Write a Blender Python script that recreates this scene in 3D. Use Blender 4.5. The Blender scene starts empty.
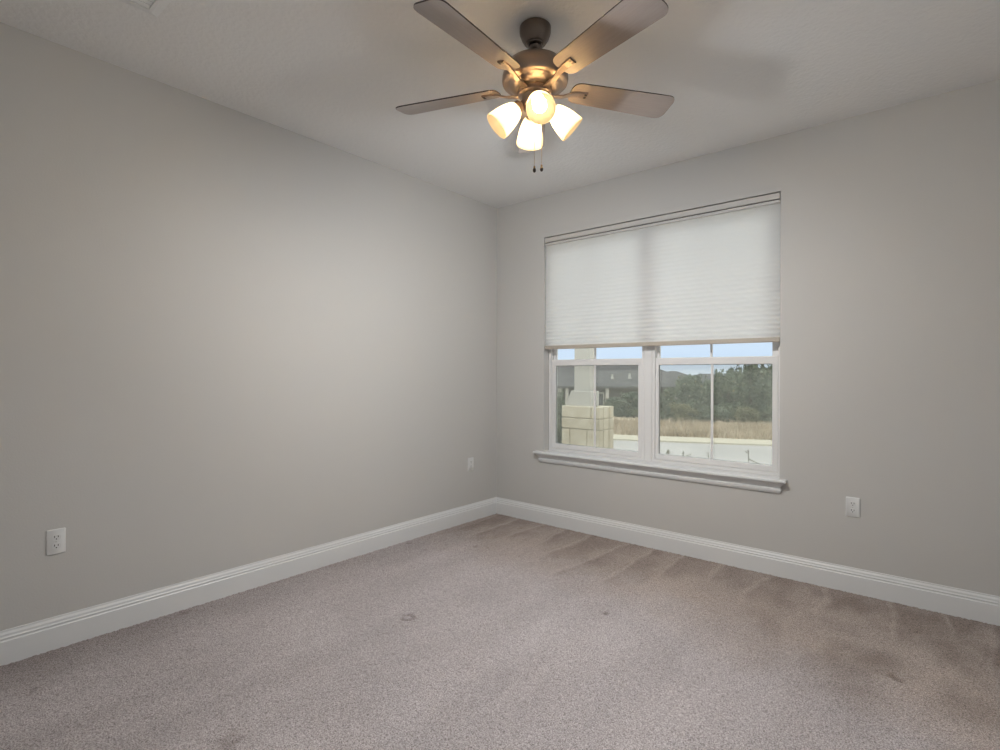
import bpy, bmesh, math, random
import numpy as np
from mathutils import Vector, Matrix

# ------------------------------------------------------------------ camera, sky, sun, exposure
S = bpy.context.scene
COL = S.collection
F_PX = 531.4
YAW = math.radians(39.88)
ROLL = 0.003656
HOR = 374.13                                         # image row of the horizon
CAM = Vector((3.094, -3.658, 1.249))
DEP = Vector((-math.sin(YAW), math.cos(YAW), 0))     # the way the camera looks
LAT = Vector((math.cos(YAW), math.sin(YAW), 0))      # to its right
cd = bpy.data.cameras.new('camera')
cd.sensor_width = 36.0
cd.lens = 36.0 * F_PX / 1000.0
cd.shift_y = (HOR - 375.0) / 1000.0
cd.clip_start = 0.02
cam = bpy.data.objects.new('camera', cd)
COL.objects.link(cam)
cam.location = CAM
cam.rotation_euler = (Matrix.Rotation(YAW, 3, 'Z') @ Matrix.Rotation(math.pi / 2, 3, 'X') @ Matrix.Rotation(ROLL, 3, 'Z')).to_euler()
S.camera = cam

S.view_settings.view_transform = 'Standard'
S.view_settings.look = 'None'
S.view_settings.gamma = 1.0
S.view_settings.use_curve_mapping = False
S.view_settings.exposure = 0.0

world = bpy.data.worlds.new('sky')
S.world = world
world.use_nodes = True
wn = world.node_tree
wn.nodes.clear()
w_out = wn.nodes.new('ShaderNodeOutputWorld')
w_bg = wn.nodes.new('ShaderNodeBackground')
w_tc = wn.nodes.new('ShaderNodeTexCoord')
w_sep = wn.nodes.new('ShaderNodeSeparateXYZ')
w_ramp = wn.nodes.new('ShaderNodeValToRGB')
wn.links.new(w_tc.outputs['Generated'], w_sep.inputs[0])
wn.links.new(w_sep.outputs['Z'], w_ramp.inputs[0])
wn.links.new(w_ramp.outputs[0], w_bg.inputs[0])
wn.links.new(w_bg.outputs[0], w_out.inputs[0])
cr = w_ramp.color_ramp
cr.elements[0].position = 0.0
cr.elements[0].color = (0.62, 0.70, 0.80, 1)
cr.elements[1].position = 0.035
cr.elements[1].color = (0.50, 0.60, 0.76, 1)
e = cr.elements.new(0.2); e.color = (0.75, 0.82, 0.92, 1)
e = cr.elements.new(0.55); e.color = (1.55, 1.58, 1.62, 1)
w_bg.inputs[1].default_value = 1.45

sun_d = bpy.data.lights.new('sun', 'SUN')
sun_d.energy = 0.6
sun_d.angle = math.radians(8)
sun_d.color = (1.0, 0.95, 0.87)
sun = bpy.data.objects.new('sun', sun_d)
COL.objects.link(sun)
sun.rotation_euler = (math.radians(50), 0, math.radians(25))    # high, from behind the house

BULB_E = 900.0
LAMP_W = 9.4                                          # base power of the disk light added at each lamp mouth
LAMP_C = (0.905, 0.97, 1.03)
GLOW = (1.0, 0.89, 0.75)

# ------------------------------------------------------------------ helpers
RNG = random.Random(7)


def at(px, depth, z=0.0):
    """a point in the world seen in image column px at that depth, height z"""
    p = CAM + DEP * depth + LAT * ((px - 500.0) / F_PX * depth)
    return Vector((p.x, p.y, z))


def hz(py, depth):
    return CAM.z + (HOR + 0.55 - py) / F_PX * depth


def mat(name, color, rough=0.6, metal=0.0, spec=0.5):
    m = bpy.data.materials.new(name)
    m.use_nodes = True
    b = m.node_tree.nodes['Principled BSDF']
    b.inputs['Base Color'].default_value = (*color, 1)
    b.inputs['Roughness'].default_value = rough
    b.inputs['Metallic'].default_value = metal
    b.inputs['Specular IOR Level'].default_value = spec
    return m


def nodes(m):
    return m.node_tree.nodes, m.node_tree.links, m.node_tree.nodes['Principled BSDF']


def bump(m, scale, strength, dist=0.01, detail=3.0, stretch=(1, 1, 1)):
    N, L, b = nodes(m)
    tc = N.new('ShaderNodeTexCoord'); mp = N.new('ShaderNodeMapping')
    mp.inputs['Scale'].default_value = stretch
    nz = N.new('ShaderNodeTexNoise'); nz.inputs['Scale'].default_value = scale
    nz.inputs['Detail'].default_value = detail
    bp = N.new('ShaderNodeBump'); bp.inputs['Strength'].default_value = strength
    bp.inputs['Distance'].default_value = dist
    L.new(tc.outputs['Object'], mp.inputs[0]); L.new(mp.outputs[0], nz.inputs[0])
    L.new(nz.outputs[0], bp.inputs['Height']); L.new(bp.outputs[0], b.inputs['Normal'])
    return nz


def mottle(m, c1, c2, scale, detail=4.0, stretch=(1, 1, 1), lo=0.35, hi=0.65):
    N, L, b = nodes(m)
    tc = N.new('ShaderNodeTexCoord'); mp = N.new('ShaderNodeMapping')
    mp.inputs['Scale'].default_value = stretch
    nz = N.new('ShaderNodeTexNoise'); nz.inputs['Scale'].default_value = scale
    nz.inputs['Detail'].default_value = detail
    rp = N.new('ShaderNodeValToRGB')
    rp.color_ramp.elements[0].position = lo; rp.color_ramp.elements[0].color = (*c1, 1)
    rp.color_ramp.elements[1].position = hi; rp.color_ramp.elements[1].color = (*c2, 1)
    L.new(tc.outputs['Object'], mp.inputs[0]); L.new(mp.outputs[0], nz.inputs[0])
    L.new(nz.outputs[0], rp.inputs[0]); L.new(rp.outputs[0], b.inputs['Base Color'])
    return rp


def link_mesh(name, me, m, parent=None):
    o = bpy.data.objects.new(name, me)
    COL.objects.link(o)
    if m is not None:
        for k in (m if isinstance(m, (list, tuple)) else [m]):
            me.materials.append(k)
    if parent is not None:
        o.parent = parent
    return o


def obj(name, bm, m, parent=None, smooth=None, bevel=0.0, segs=2):
    """link one bmesh as one mesh object"""
    bmesh.ops.recalc_face_normals(bm, faces=bm.faces[:])
    me = bpy.data.meshes.new(name)
    bm.to_mesh(me)
    bm.free()
    o = link_mesh(name, me, m, parent)
    if smooth is not None:
        for p in me.polygons:
            p.use_smooth = True
        me.set_sharp_from_angle(angle=math.radians(smooth))
    if bevel > 0:
        b = o.modifiers.new('bevel', 'BEVEL')
        b.width = bevel
        b.segments = segs
        b.limit_method = 'ANGLE'
        b.angle_limit = math.radians(40)
    return o


def bx(bm, lo, hi, mi=0):
    lo = Vector(lo); hi = Vector(hi)
    vs = [bm.verts.new((x, y, z)) for x in (lo.x, hi.x) for y in (lo.y, hi.y) for z in (lo.z, hi.z)]
    fs = []
    for q in ((0, 1, 3, 2), (4, 6, 7, 5), (0, 4, 5, 1), (2, 3, 7, 6), (0, 2, 6, 4), (1, 5, 7, 3)):
        f = bm.faces.new([vs[i] for i in q]); f.material_index = mi; fs.append(f)
    return vs


def box(lo, hi):
    bm = bmesh.new(); bx(bm, lo, hi); return bm


def lathe(bm, prof, n=48, M=None, closed_ends=True, mi=0):
    """revolve (r, z) about the local z axis"""
    rings = []
    for r, z in prof:
        if r < 1e-6:
            v = bm.verts.new((0, 0, z)); rings.append([v])
        else:
            rings.append([bm.verts.new((r * math.cos(2 * math.pi * k / n), r * math.sin(2 * math.pi * k / n), z)) for k in range(n)])
    for a, b in zip(rings[:-1], rings[1:]):
        for k in range(n):
            k2 = (k + 1) % n
            if len(a) == 1 and len(b) == 1:
                continue
            if len(a) == 1:
                f = bm.faces.new((a[0], b[k], b[k2]))
            elif len(b) == 1:
                f = bm.faces.new((a[k], b[0], a[k2]))
            else:
                f = bm.faces.new((a[k], b[k], b[k2], a[k2]))
            f.material_index = mi
    vs = [v for r in rings for v in r]
    if M is not None:
        bmesh.ops.transform(bm, matrix=M, verts=vs)
    return vs


def tube(bm, pts, rad, n=10, cap=True, mi=0):
    pts = [Vector(p) for p in pts]
    rads = rad if isinstance(rad, (list, tuple)) else [rad] * len(pts)
    rings = []
    up = None
    for i, p in enumerate(pts):
        t = (pts[min(i + 1, len(pts) - 1)] - pts[max(i - 1, 0)]).normalized()
        if up is None:
            up = t.orthogonal().normalized()
        up = (up - t * up.dot(t)).normalized()
        s = t.cross(up)
        rings.append([bm.verts.new(p + (up * math.cos(2 * math.pi * k / n) + s * math.sin(2 * math.pi * k / n)) * rads[i]) for k in range(n)])
    for a, b in zip(rings[:-1], rings[1:]):
        for k in range(n):
            f = bm.faces.new((a[k], a[(k + 1) % n], b[(k + 1) % n], b[k])); f.material_index = mi
    if cap:
        bm.faces.new(rings[0][::-1]).material_index = mi
        bm.faces.new(rings[-1]).material_index = mi


def prism(bm, poly, h0, h1, M=None, mi=0, mi_side=None):
    """extrude a 2D outline from z=h0 to z=h1, then move it by M"""
    a = [bm.verts.new((x, y, h0)) for x, y in poly]
    b = [bm.verts.new((x, y, h1)) for x, y in poly]
    bm.faces.new(a[::-1]).material_index = mi
    bm.faces.new(b).material_index = mi
    n = len(poly)
    for k in range(n):
        f = bm.faces.new((a[k], a[(k + 1) % n], b[(k + 1) % n], b[k]))
        f.material_index = mi if mi_side is None else mi_side
    if M is not None:
        bmesh.ops.transform(bm, matrix=M, verts=a + b)


def round_poly(pts, rad, n=6):
    """round the corners of a convex outline"""
    out = []
    N_ = len(pts)
    for i in range(N_):
        p = Vector(pts[i]); a = Vector(pts[i - 1]); b = Vector(pts[(i + 1) % N_])
        r = rad[i] if isinstance(rad, (list, tuple)) else rad
        u = (a - p).normalized(); v = (b - p).normalized()
        p0 = p + u * r; p1 = p + v * r
        for k in range(n + 1):
            t = k / n
            q = p0 * (1 - t) ** 2 + p * 2 * t * (1 - t) + p1 * t ** 2
            out.append((q.x, q.y))
    return out


def empty(name, label=None, cat=None, loc=(0, 0, 0), group=None, kind=None, rz=0.0):
    o = bpy.data.objects.new(name, None)
    COL.objects.link(o)
    o.empty_display_size = 0.1
    o.location = loc
    o.rotation_euler = (0, 0, rz)
    tag(o, label, cat, group, kind)
    return o


def tag(o, label=None, cat=None, group=None, kind=None):
    if label: o['label'] = label
    if cat: o['category'] = cat
    if group: o['group'] = group
    if kind: o['kind'] = kind
    return o


def copy_tree(o, parent=None):
    c = o.copy()
    COL.objects.link(c)
    if parent is not None:
        c.parent = parent
    for ch in [k for k in bpy.data.objects if k.parent == o]:
        copy_tree(ch, c)
    return c


# ------------------------------------------------------------------ materials
M_wall = mat('painted_wall', (0.567, 0.555, 0.534), 0.55, spec=0.3)
bump(M_wall, 130, 0.10, 0.004, 2)
M_ceil = mat('ceiling_paint', (0.82, 0.81, 0.795), 0.85, spec=0.2)
bump(M_ceil, 48, 0.55, 0.006, 3)
M_trim = mat('white_trim_paint', (0.74, 0.745, 0.745), 0.35)
M_vinyl = mat('white_vinyl', (0.76, 0.75, 0.74), 0.35)
M_plate = mat('white_plastic', (0.72, 0.72, 0.71), 0.3)
M_dark = mat('dark_hole', (0.015, 0.014, 0.013), 0.6)
M_vent = mat('vent_enamel', (0.76, 0.76, 0.75), 0.4)


def carpet_material():
    m = mat('cut_pile_carpet', (0.45, 0.39, 0.37), 0.95, spec=0.1)
    N, L, b = nodes(m)
    tc = N.new('ShaderNodeTexCoord')

    def noise(scale, detail, stretch=(1, 1, 1), rough=0.5):
        mp = N.new('ShaderNodeMapping'); mp.inputs['Scale'].default_value = stretch
        nz = N.new('ShaderNodeTexNoise'); nz.inputs['Scale'].default_value = scale
        nz.inputs['Detail'].default_value = detail; nz.inputs['Roughness'].default_value = rough
        L.new(tc.outputs['Object'], mp.inputs[0]); L.new(mp.outputs[0], nz.inputs[0])
        return nz.outputs[0]

    def ramp(src, stops):
        rp = N.new('ShaderNodeValToRGB')
        for i, (p, c) in enumerate(stops):
            el = rp.color_ramp.elements[i] if i < 2 else rp.color_ramp.elements.new(p)
            el.position = p
            el.color = (*c, 1) if len(c) == 3 else c
        L.new(src, rp.inputs[0])
        return rp.outputs[0]

    def mix(fac, a, bb, mode='MIX', f=None):
        mx = N.new('ShaderNodeMix'); mx.data_type = 'RGBA'; mx.blend_type = mode
        if f is not None: mx.inputs[0].default_value = f
        else: L.new(fac, mx.inputs[0])
        for s, i in ((a, 6), (bb, 7)):
            if isinstance(s, tuple): mx.inputs[i].default_value = (*s, 1)
            else: L.new(s, mx.inputs[i])
        return mx.outputs[2]

    yarn = ramp(noise(210, 1.5, rough=0.75), ((0.30, (0.17, 0.145, 0.142)), (0.50, (0.425, 0.382, 0.381)), (0.68, (0.67, 0.625, 0.625))))
    lay = N.new('ShaderNodeAttribute'); lay.attribute_name = 'pile_lay'      # which way the pile was brushed
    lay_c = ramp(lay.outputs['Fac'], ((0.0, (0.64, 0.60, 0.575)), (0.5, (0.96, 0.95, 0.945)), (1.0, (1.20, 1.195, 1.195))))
    tone = N.new('ShaderNodeAttribute'); tone.attribute_name = 'pile_tone'    # tan of pile lay and light colour, painted towards the window wall
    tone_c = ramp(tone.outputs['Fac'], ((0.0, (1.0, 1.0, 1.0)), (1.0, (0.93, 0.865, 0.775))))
    patch = ramp(noise(2.3, 4), ((0.35, (0.95, 0.95, 0.95)), (0.65, (1.04, 1.04, 1.04))))
    c = mix(None, yarn, lay_c, 'MULTIPLY', 1.0)
    c = mix(None, c, patch, 'MULTIPLY', 1.0)
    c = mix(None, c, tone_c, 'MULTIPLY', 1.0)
    L.new(c, b.inputs['Base Color'])
    b.inputs['Sheen Weight'].default_value = 0.25
    b.inputs['Sheen Roughness'].default_value = 0.5
    b.inputs['Sheen Tint'].default_value = (1.0, 0.95, 0.95, 1)
    bp = N.new('ShaderNodeBump'); bp.inputs['Strength'].default_value = 0.8; bp.inputs['Distance'].default_value = 0.006
    L.new(noise(190, 2, rough=0.7), bp.inputs['Height']); L.new(bp.outputs[0], b.inputs['Normal'])
    return m


M_carpet = carpet_material()

# ------------------------------------------------------------------ room shell
RX, RY, RH = 3.75, -4.20, 2.743
T = 0.16
WX0, WX1, WZ0, WZ1 = 0.515, 2.310, 0.590, 2.396       # window opening
REC = 0.072                                            # depth of the recess in front of the frame


def struct(name, bm, m, parent=None, **k):
    o = obj(name, bm, m, parent, **k)
    if parent is None:
        o['kind'] = 'structure'
    return o


struct('wall_left', box((-T, RY - T, -0.05), (0, T, RH)), M_wall)
struct('wall_near', box((RX, RY - T, -0.05), (RX + T, T, RH)), M_wall)
struct('wall_rear', box((0, RY - T, -0.05), (RX, RY, RH)), M_wall)
struct('ceiling', box((-T, RY - T, RH), (RX + T, T, RH + 0.12)), M_ceil)

bm = bmesh.new()                                       # window wall with its opening
xs = [0, WX0, WX1, RX]; zs = [-0.05, WZ0, WZ1, RH]
grid = {}
for yi, y in enumerate((0, T)):
    for i, x in enumerate(xs):
        for k, z in enumerate(zs):
            grid[yi, i, k] = bm.verts.new((x, y, z))
for i in range(3):
    for k in range(3):
        if (i, k) == (1, 1):
            continue
        for yi in (0, 1):
            q = [grid[yi, i, k], grid[yi, i + 1, k], grid[yi, i + 1, k + 1], grid[yi, i, k + 1]]
            bm.faces.new(q if yi == 0 else q[::-1])
for a, b in (((1, 1), (2, 1)), ((2, 1), (2, 2)), ((2, 2), (1, 2)), ((1, 2), (1, 1))):
    bm.faces.new([grid[0, a[0], a[1]], grid[1, a[0], a[1]], grid[1, b[0], b[1]], grid[0, b[0], b[1]]])
rim = [(0, 0), (1, 0), (2, 0), (3, 0), (3, 1), (3, 2), (3, 3), (2, 3), (1, 3), (0, 3), (0, 2), (0, 1)]
for a, b in zip(rim, rim[1:] + rim[:1]):
    bm.faces.new([grid[0, a[0], a[1]], grid[0, b[0], b[1]], grid[1, b[0], b[1]], grid[1, a[0], a[1]]])
struct('wall_right', bm, M_wall)

# ---- carpeted floor: a fine grid with tufts, brushed pile strokes and furniture dents
STEP = 0.008
nx = int(RX / STEP) + 1
ny = int(-RY / STEP) + 1
gx = np.linspace(0, RX, nx)
gy = np.linspace(RY, 0, ny)
XX, YY = np.meshgrid(gx, gy)
rs = np.random.RandomState(3)


def smooth_noise(fx, fy, seed):
    """value noise, fx / fy cells per metre"""
    r = np.random.RandomState(seed)
    ax, ay = XX * fx, (YY - RY) * fy
    t = r.rand(int(ay.max()) + 3, int(ax.max()) + 3)
    ix, iy = ax.astype(int), ay.astype(int)
    u, v = ax - ix, ay - iy
    u = u * u * (3 - 2 * u); v = v * v * (3 - 2 * v)
    return (t[iy, ix] * (1 - u) + t[iy, ix + 1] * u) * (1 - v) + (t[iy + 1, ix] * (1 - u) + t[iy + 1, ix + 1] * u) * v


ZZ = -0.004 + rs.rand(ny, nx) * 0.005
wob = (smooth_noise(5, 5, 11) - 0.5) * 0.10 + (smooth_noise(14, 14, 12) - 0.5) * 0.035
lay = 0.62 + (smooth_noise(7, 1.0, 5) - 0.5) * 0.26 + (smooth_noise(20, 2.2, 6) - 0.5) * 0.12
lay += (smooth_noise(1.7, 1.7, 17) - 0.5) * 0.16
dist = -YY
# vacuum strokes: the machine was pushed up to the window wall, one wedge beside the other
x0 = 0.04
rr = random.Random(21)
while x0 < RX:
    w_ = rr.uniform(0.20, 0.36)
    reach, base, lean = rr.uniform(0.45, 0.95), rr.uniform(0.05, 0.26), rr.uniform(-0.10, 0.12)
    u = (XX + wob * 0.5 - x0 - lean * dist) / w_                # 0..1 across the stroke
    inside = (u > 0) & (u <= 1)
    ridge = np.exp(-((u - 0.08) / 0.075) ** 2)                  # a pale ridge, dark lay to its right
    target = base + (0.56 - base) * np.clip(u, 0, 1) ** 1.3 + (smooth_noise(13, 9, 31) - 0.5) * 0.34
    target = target * (1 - ridge) + 0.74 * ridge
    fade = np.clip((reach + wob * 2.4 - dist) / 0.30, 0, 1)
    fade = fade * fade * (3 - 2 * fade)
    lay = np.where(inside, lay * (1 - fade) + target * fade, lay)
    x0 += w_ * rr.uniform(0.85, 1.0)
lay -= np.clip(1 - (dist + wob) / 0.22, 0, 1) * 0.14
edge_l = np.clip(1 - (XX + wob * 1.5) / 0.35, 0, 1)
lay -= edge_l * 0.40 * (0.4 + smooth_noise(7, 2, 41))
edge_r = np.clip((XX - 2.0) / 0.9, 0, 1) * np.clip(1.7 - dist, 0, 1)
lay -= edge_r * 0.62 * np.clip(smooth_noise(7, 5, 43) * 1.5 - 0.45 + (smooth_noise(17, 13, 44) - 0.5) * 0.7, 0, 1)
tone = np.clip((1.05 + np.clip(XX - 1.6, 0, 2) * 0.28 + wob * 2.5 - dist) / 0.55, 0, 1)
# furniture dents
for (dx, dy, dr, dp) in ((0.985, -1.864, 0.030, 0.012), (1.734, -1.160, 0.020, 0.012), (2.935, -0.905, 0.022, 0.014), (2.965, -0.93, 0.016, 0.012),
                         (0.36, -3.228, 0.022, 0.010), (0.057, -2.587, 0.018, 0.010), (1.235, -2.86, 0.045, 0.010), (0.464, -0.231, 0.014, 0.010),
                         (0.067, -1.076, 0.014, 0.010), (0.491, -0.818, 0.016, 0.008), (0.268, -1.095, 0.014, 0.008), (0.49, -2.72, 0.02, 0.008)):
    rr2 = np.sqrt((XX - dx) ** 2 + (YY - dy) ** 2)
    ring = np.exp(-((rr2 - dr) / (dr * 0.28)) ** 2) if dx == 0.985 else np.exp(-(rr2 / dr) ** 2)
    ring = ring * np.clip(0.7 + (smooth_noise(40, 40, 51) - 0.5) * 1.6, 0.1, 1)
    ZZ -= dp * ring
    lay -= 0.8 * ring
lay = np.clip(lay, 0, 1)
co = np.stack([XX, YY, ZZ], -1).reshape(-1, 3).astype(np.float32)
idx = np.arange(nx * ny).reshape(ny, nx)
quads = np.stack([idx[:-1, :-1], idx[:-1, 1:], idx[1:, 1:], idx[1:, :-1]], -1).reshape(-1, 4)
me = bpy.data.meshes.new('floor')
me.vertices.add(len(co)); me.vertices.foreach_set('co', co.ravel())
me.loops.add(quads.size); me.loops.foreach_set('vertex_index', quads.ravel().astype(np.int32))
me.polygons.add(len(quads))
me.polygons.foreach_set('loop_start', np.arange(0, quads.size, 4, dtype=np.int32))
me.polygons.foreach_set('use_smooth', np.ones(len(quads), dtype=bool))
me.update(calc_edges=True)
at_ = me.attributes.new('pile_lay', 'FLOAT', 'POINT')
at_.data.foreach_set('value', lay.ravel().astype(np.float32))
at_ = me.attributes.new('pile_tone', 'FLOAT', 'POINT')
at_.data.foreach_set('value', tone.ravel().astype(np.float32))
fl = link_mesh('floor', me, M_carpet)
fl['kind'] = 'structure'
struct('floor_slab', box((-T, RY - T, -0.25), (RX + T, T, -0.051)), mat('concrete_slab', (0.4, 0.39, 0.37), 0.9))

# ---- baseboards
BB = [(0.0, -0.01), (0.017, -0.01), (0.017, 0.097), (0.0125, 0.102), (0.0135, 0.106), (0.0145, 0.111), (0.010, 0.116),
      (0.0095, 0.125), (0.0045, 0.134), (0.004, 0.142), (0.0, 0.142)]


def baseboard(name, p0, p1, nrm):
    """a moulding along p0-p1, standing off the wall along nrm, mitred at both ends"""
    p0, p1, nrm = Vector(p0), Vector(p1), Vector(nrm)
    t = (p1 - p0).normalized()
    bm = bmesh.new()
    a = [bm.verts.new(p0 + nrm * d + t * d + Vector((0, 0, z))) for d, z in BB]
    b = [bm.verts.new(p1 + nrm * d - t * d + Vector((0, 0, z))) for d, z in BB]
    for k in range(len(BB) - 1):
        bm.faces.new((a[k], a[k + 1], b[k + 1], b[k]))
    bm.faces.new(a); bm.faces.new(b[::-1])
    bm.faces.new((a[-1], a[0], b[0], b[-1]))
    struct(name, bm, M_trim)


baseboard('baseboard_left', (0, RY, 0), (0, 0, 0), (1, 0, 0))
baseboard('baseboard_right', (0, 0, 0), (RX, 0, 0), (0, -1, 0))
baseboard('baseboard_near', (RX, 0, 0), (RX, RY, 0), (-1, 0, 0))
baseboard('baseboard_rear', (RX, RY, 0), (0, RY, 0), (0, 1, 0))

# ------------------------------------------------------------------ window
# stool and crown-shaped apron, returned to the wall at both ends: one painted sill
bm = bmesh.new()
prof = [(0.050, 0.6035), (0.0535, 0.600), (0.0545, 0.594), (0.053, 0.588), (0.049, 0.585), (0.043, 0.5835), (0.034, 0.574), (0.022, 0.560), (0.013, 0.548),
        (0.013, 0.545), (0.021, 0.543), (0.0215, 0.535), (0.017, 0.522), (0.008, 0.5115), (0.0, 0.511)]
ax0, ax1 = 0.498, 2.300
rings = []
for o_, z in prof:
    rings.append([bm.verts.new(v) for v in ((ax0 - o_, 0.0, z), (ax0 - o_, -o_, z), (ax1 + o_, -o_, z), (ax1 + o_, 0.0, z))])
for a, b in zip(rings[:-1], rings[1:]):
    for k in range(3):
        bm.faces.new((a[k], a[k + 1], b[k + 1], b[k]))
t0, t1, t2, t3 = rings[0]
c = [bm.verts.new(v) for v in ((WX0, 0.0, 0.6035), (WX0, REC + 0.05, 0.6035), (WX1, REC + 0.05, 0.6035), (WX1, 0.0, 0.6035))]
bm.faces.new((t0, t1, t2, t3, c[3], c[2], c[1], c[0]))
lowc = [bm.verts.new(v) for v in ((WX0, 0.0, WZ0), (WX0, REC + 0.05, WZ0), (WX1, REC + 0.05, WZ0), (WX1, 0.0, WZ0))]
for k in range(3):
    bm.faces.new((c[k], c[k + 1], lowc[k + 1], lowc[k]))
bm.faces.new(lowc)
struct('trim_1', bm, M_trim, smooth=35)


def glass_material():
    m = bpy.data.materials.new('window_glass'); m.use_nodes = True
    N = m.node_tree.nodes; L = m.node_tree.links; N.clear()
    o = N.new('ShaderNodeOutputMaterial'); mx = N.new('ShaderNodeMixShader')
    tr = N.new('ShaderNodeBsdfTransparent'); gl = N.new('ShaderNodeBsdfGlossy')
    tr.inputs[0].default_value = (0.95, 0.97, 0.955, 1)
    gl.inputs['Roughness'].default_value = 0.0
    fr = N.new('ShaderNodeFresnel'); fr.inputs[0].default_value = 1.4
    L.new(fr.outputs[0], mx.inputs[0]); L.new(tr.outputs[0], mx.inputs[1]); L.new(gl.outputs[0], mx.inputs[2])
    L.new(mx.outputs[0], o.inputs[0])
    return m


def screen_material():
    m = bpy.data.materials.new('insect_mesh'); m.use_nodes = True
    N = m.node_tree.nodes; L = m.node_tree.links; N.clear()
    o = N.new('ShaderNodeOutputMaterial'); mx = N.new('ShaderNodeMixShader')
    tr = N.new('ShaderNodeBsdfTransparent'); df = N.new('ShaderNodeBsdfDiffuse')
    df.inputs[0].default_value = (0.62, 0.61, 0.58, 1)
    mx.inputs[0].default_value = 0.20
    L.new(tr.outputs[0], mx.inputs[1]); L.new(df.outputs[0], mx.inputs[2]); L.new(mx.outputs[0], o.inputs[0])
    return m


M_glass = glass_material()
M_screen = screen_material()
FY = REC                                              # room face of the vinyl frame


def frame_bm(x0, x1, z0, z1, y0, y1, l, r, b, t):
    """a rectangular frame with bars of width l, r, b, t, butt-joined"""
    bm = bmesh.new()
    o = [(x0, z0), (x1, z0), (x1, z1), (x0, z1)]
    i = [(x0 + l, z0 + b), (x1 - r, z0 + b), (x1 - r, z1 - t), (x0 + l, z1 - t)]
    of = [bm.verts.new((x, y0, z)) for x, z in o]; ob = [bm.verts.new((x, y1, z)) for x, z in o]
    f = [bm.verts.new((x, y0, z)) for x, z in i]; bk = [bm.verts.new((x, y1, z)) for x, z in i]
    for k in range(4):
        j = (k + 1) % 4
        bm.faces.new((of[k], of[j], f[j], f[k])); bm.faces.new((ob[j], ob[k], bk[k], bk[j]))
        bm.faces.new((of[j], of[k], ob[k], ob[j])); bm.faces.new((f[k], f[j], bk[j], bk[k]))
    return bm


M_spacer = mat('dark_gasket', (0.05, 0.05, 0.05), 0.5)


def window_unit(name, x0, x1, gl0, gl1, ug0, ug1, mx):
    """single-hung unit: lower sash in front, upper sash behind; grid bars between the panes"""
    w = empty(name, loc=(x0, FY, WZ0), kind='structure')

    def part(n, bm, m, par=w, **k):
        bmesh.ops.translate(bm, verts=bm.verts[:], vec=(-x0, -FY, -WZ0))
        return obj(n, bm, m, par, **k)
    zb, zt = 0.604, WZ1
    part('window_frame', frame_bm(x0, x1, zb, zt, FY, FY + 0.085, 0.022, 0.022, 0.024, 0.03), M_vinyl, bevel=0.002)
    lo_x0, lo_x1 = x0 + 0.0235, x1 - 0.0235
    s = part('lower_sash', frame_bm(lo_x0, lo_x1, 0.6295, 1.371, FY + 0.004, FY + 0.034,
                                    gl0 - lo_x0, lo_x1 - gl1, 0.668 - 0.6295, 0.050), M_vinyl, bevel=0.0035)
    part('gasket', frame_bm(gl0 - 0.002, gl1 + 0.002, 0.666, 1.323, FY + 0.014, FY + 0.020, 0.004, 0.004, 0.003, 0.004), M_spacer, s)
    part('glass_pane', box((gl0 - 0.003, FY + 0.0185, 0.665), (gl1 + 0.003, FY + 0.0195, 1.324)), M_glass, s)
    part('muntin', box((mx - 0.0085, FY + 0.0125, 0.668), (mx + 0.0085, FY + 0.0182, 1.3205)), M_vinyl, s, bevel=0.002)
    bm = bmesh.new(); bx(bm, (0.5 * (gl0 + gl1) - 0.03, FY + 0.006, 1.371), (0.5 * (gl0 + gl1) + 0.03, FY + 0.030, 1.377))
    bx(bm, (0.5 * (gl0 + gl1) - 0.012, FY + 0.001, 1.374), (0.5 * (gl0 + gl1) + 0.020, FY + 0.02, 1.383))
    u = part('upper_sash', frame_bm(x0 + 0.0225, x1 - 0.0225, 1.345, zt - 0.031, FY + 0.040, FY + 0.066,
                                    ug0 - x0 - 0.0225, x1 - 0.0225 - ug1, 0.028, 0.045), M_vinyl, bevel=0.003)
    part('glass_pane', box((ug0 - 0.003, FY + 0.053, 1.370), (ug1 + 0.003, FY + 0.054, zt - 0.073)), M_glass, u)
    part('muntin', box((mx - 0.0255, FY + 0.047, 1.373), (mx - 0.0085, FY + 0.0525, zt - 0.076)), M_vinyl, u, bevel=0.002)
    part('insect_screen', box((lo_x0 + 0.001, FY + 0.072, 0.63), (lo_x1 - 0.001, FY + 0.0725, 1.36)), M_screen)
    return w


window_unit('window_1', 0.518, 1.3825, 0.583, 1.328, 0.566, 1.356, 0.954)
window_unit('window_2', 1.4405, 2.307, 1.490, 2.249, 1.480, 2.240, 1.869)
struct('trim_2', box((1.3835, FY - 0.002, 0.604), (1.4395, FY + 0.088, WZ1)), M_vinyl, bevel=0.003)

# ---- cellular shade
def shade_fabric():
    m = bpy.data.materials.new('shade_fabric'); m.use_nodes = True
    N = m.node_tree.nodes; L = m.node_tree.links; N.clear()
    o = N.new('ShaderNodeOutputMaterial'); mx = N.new('ShaderNodeMixShader')
    tr = N.new('ShaderNodeBsdfTranslucent'); df = N.new('ShaderNodeBsdfDiffuse')
    tr.inputs[0].default_value = (0.915, 0.915, 0.905, 1); df.inputs[0].default_value = (0.915, 0.91, 0.90, 1)
    mx.inputs[0].default_value = 0.58
    L.new(df.outputs[0], mx.inputs[1]); L.new(tr.outputs[0], mx.inputs[2]); L.new(mx.outputs[0], o.inputs[0])
    return m


M_shade = shade_fabric()
M_rail = mat('taupe_rail', (0.46, 0.41, 0.345), 0.45)
cs = empty('cellular_shade', 'white pleated cellular shade half lowered inside the window opening', 'window shade', (WX0, 0.012, 1.455))


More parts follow.
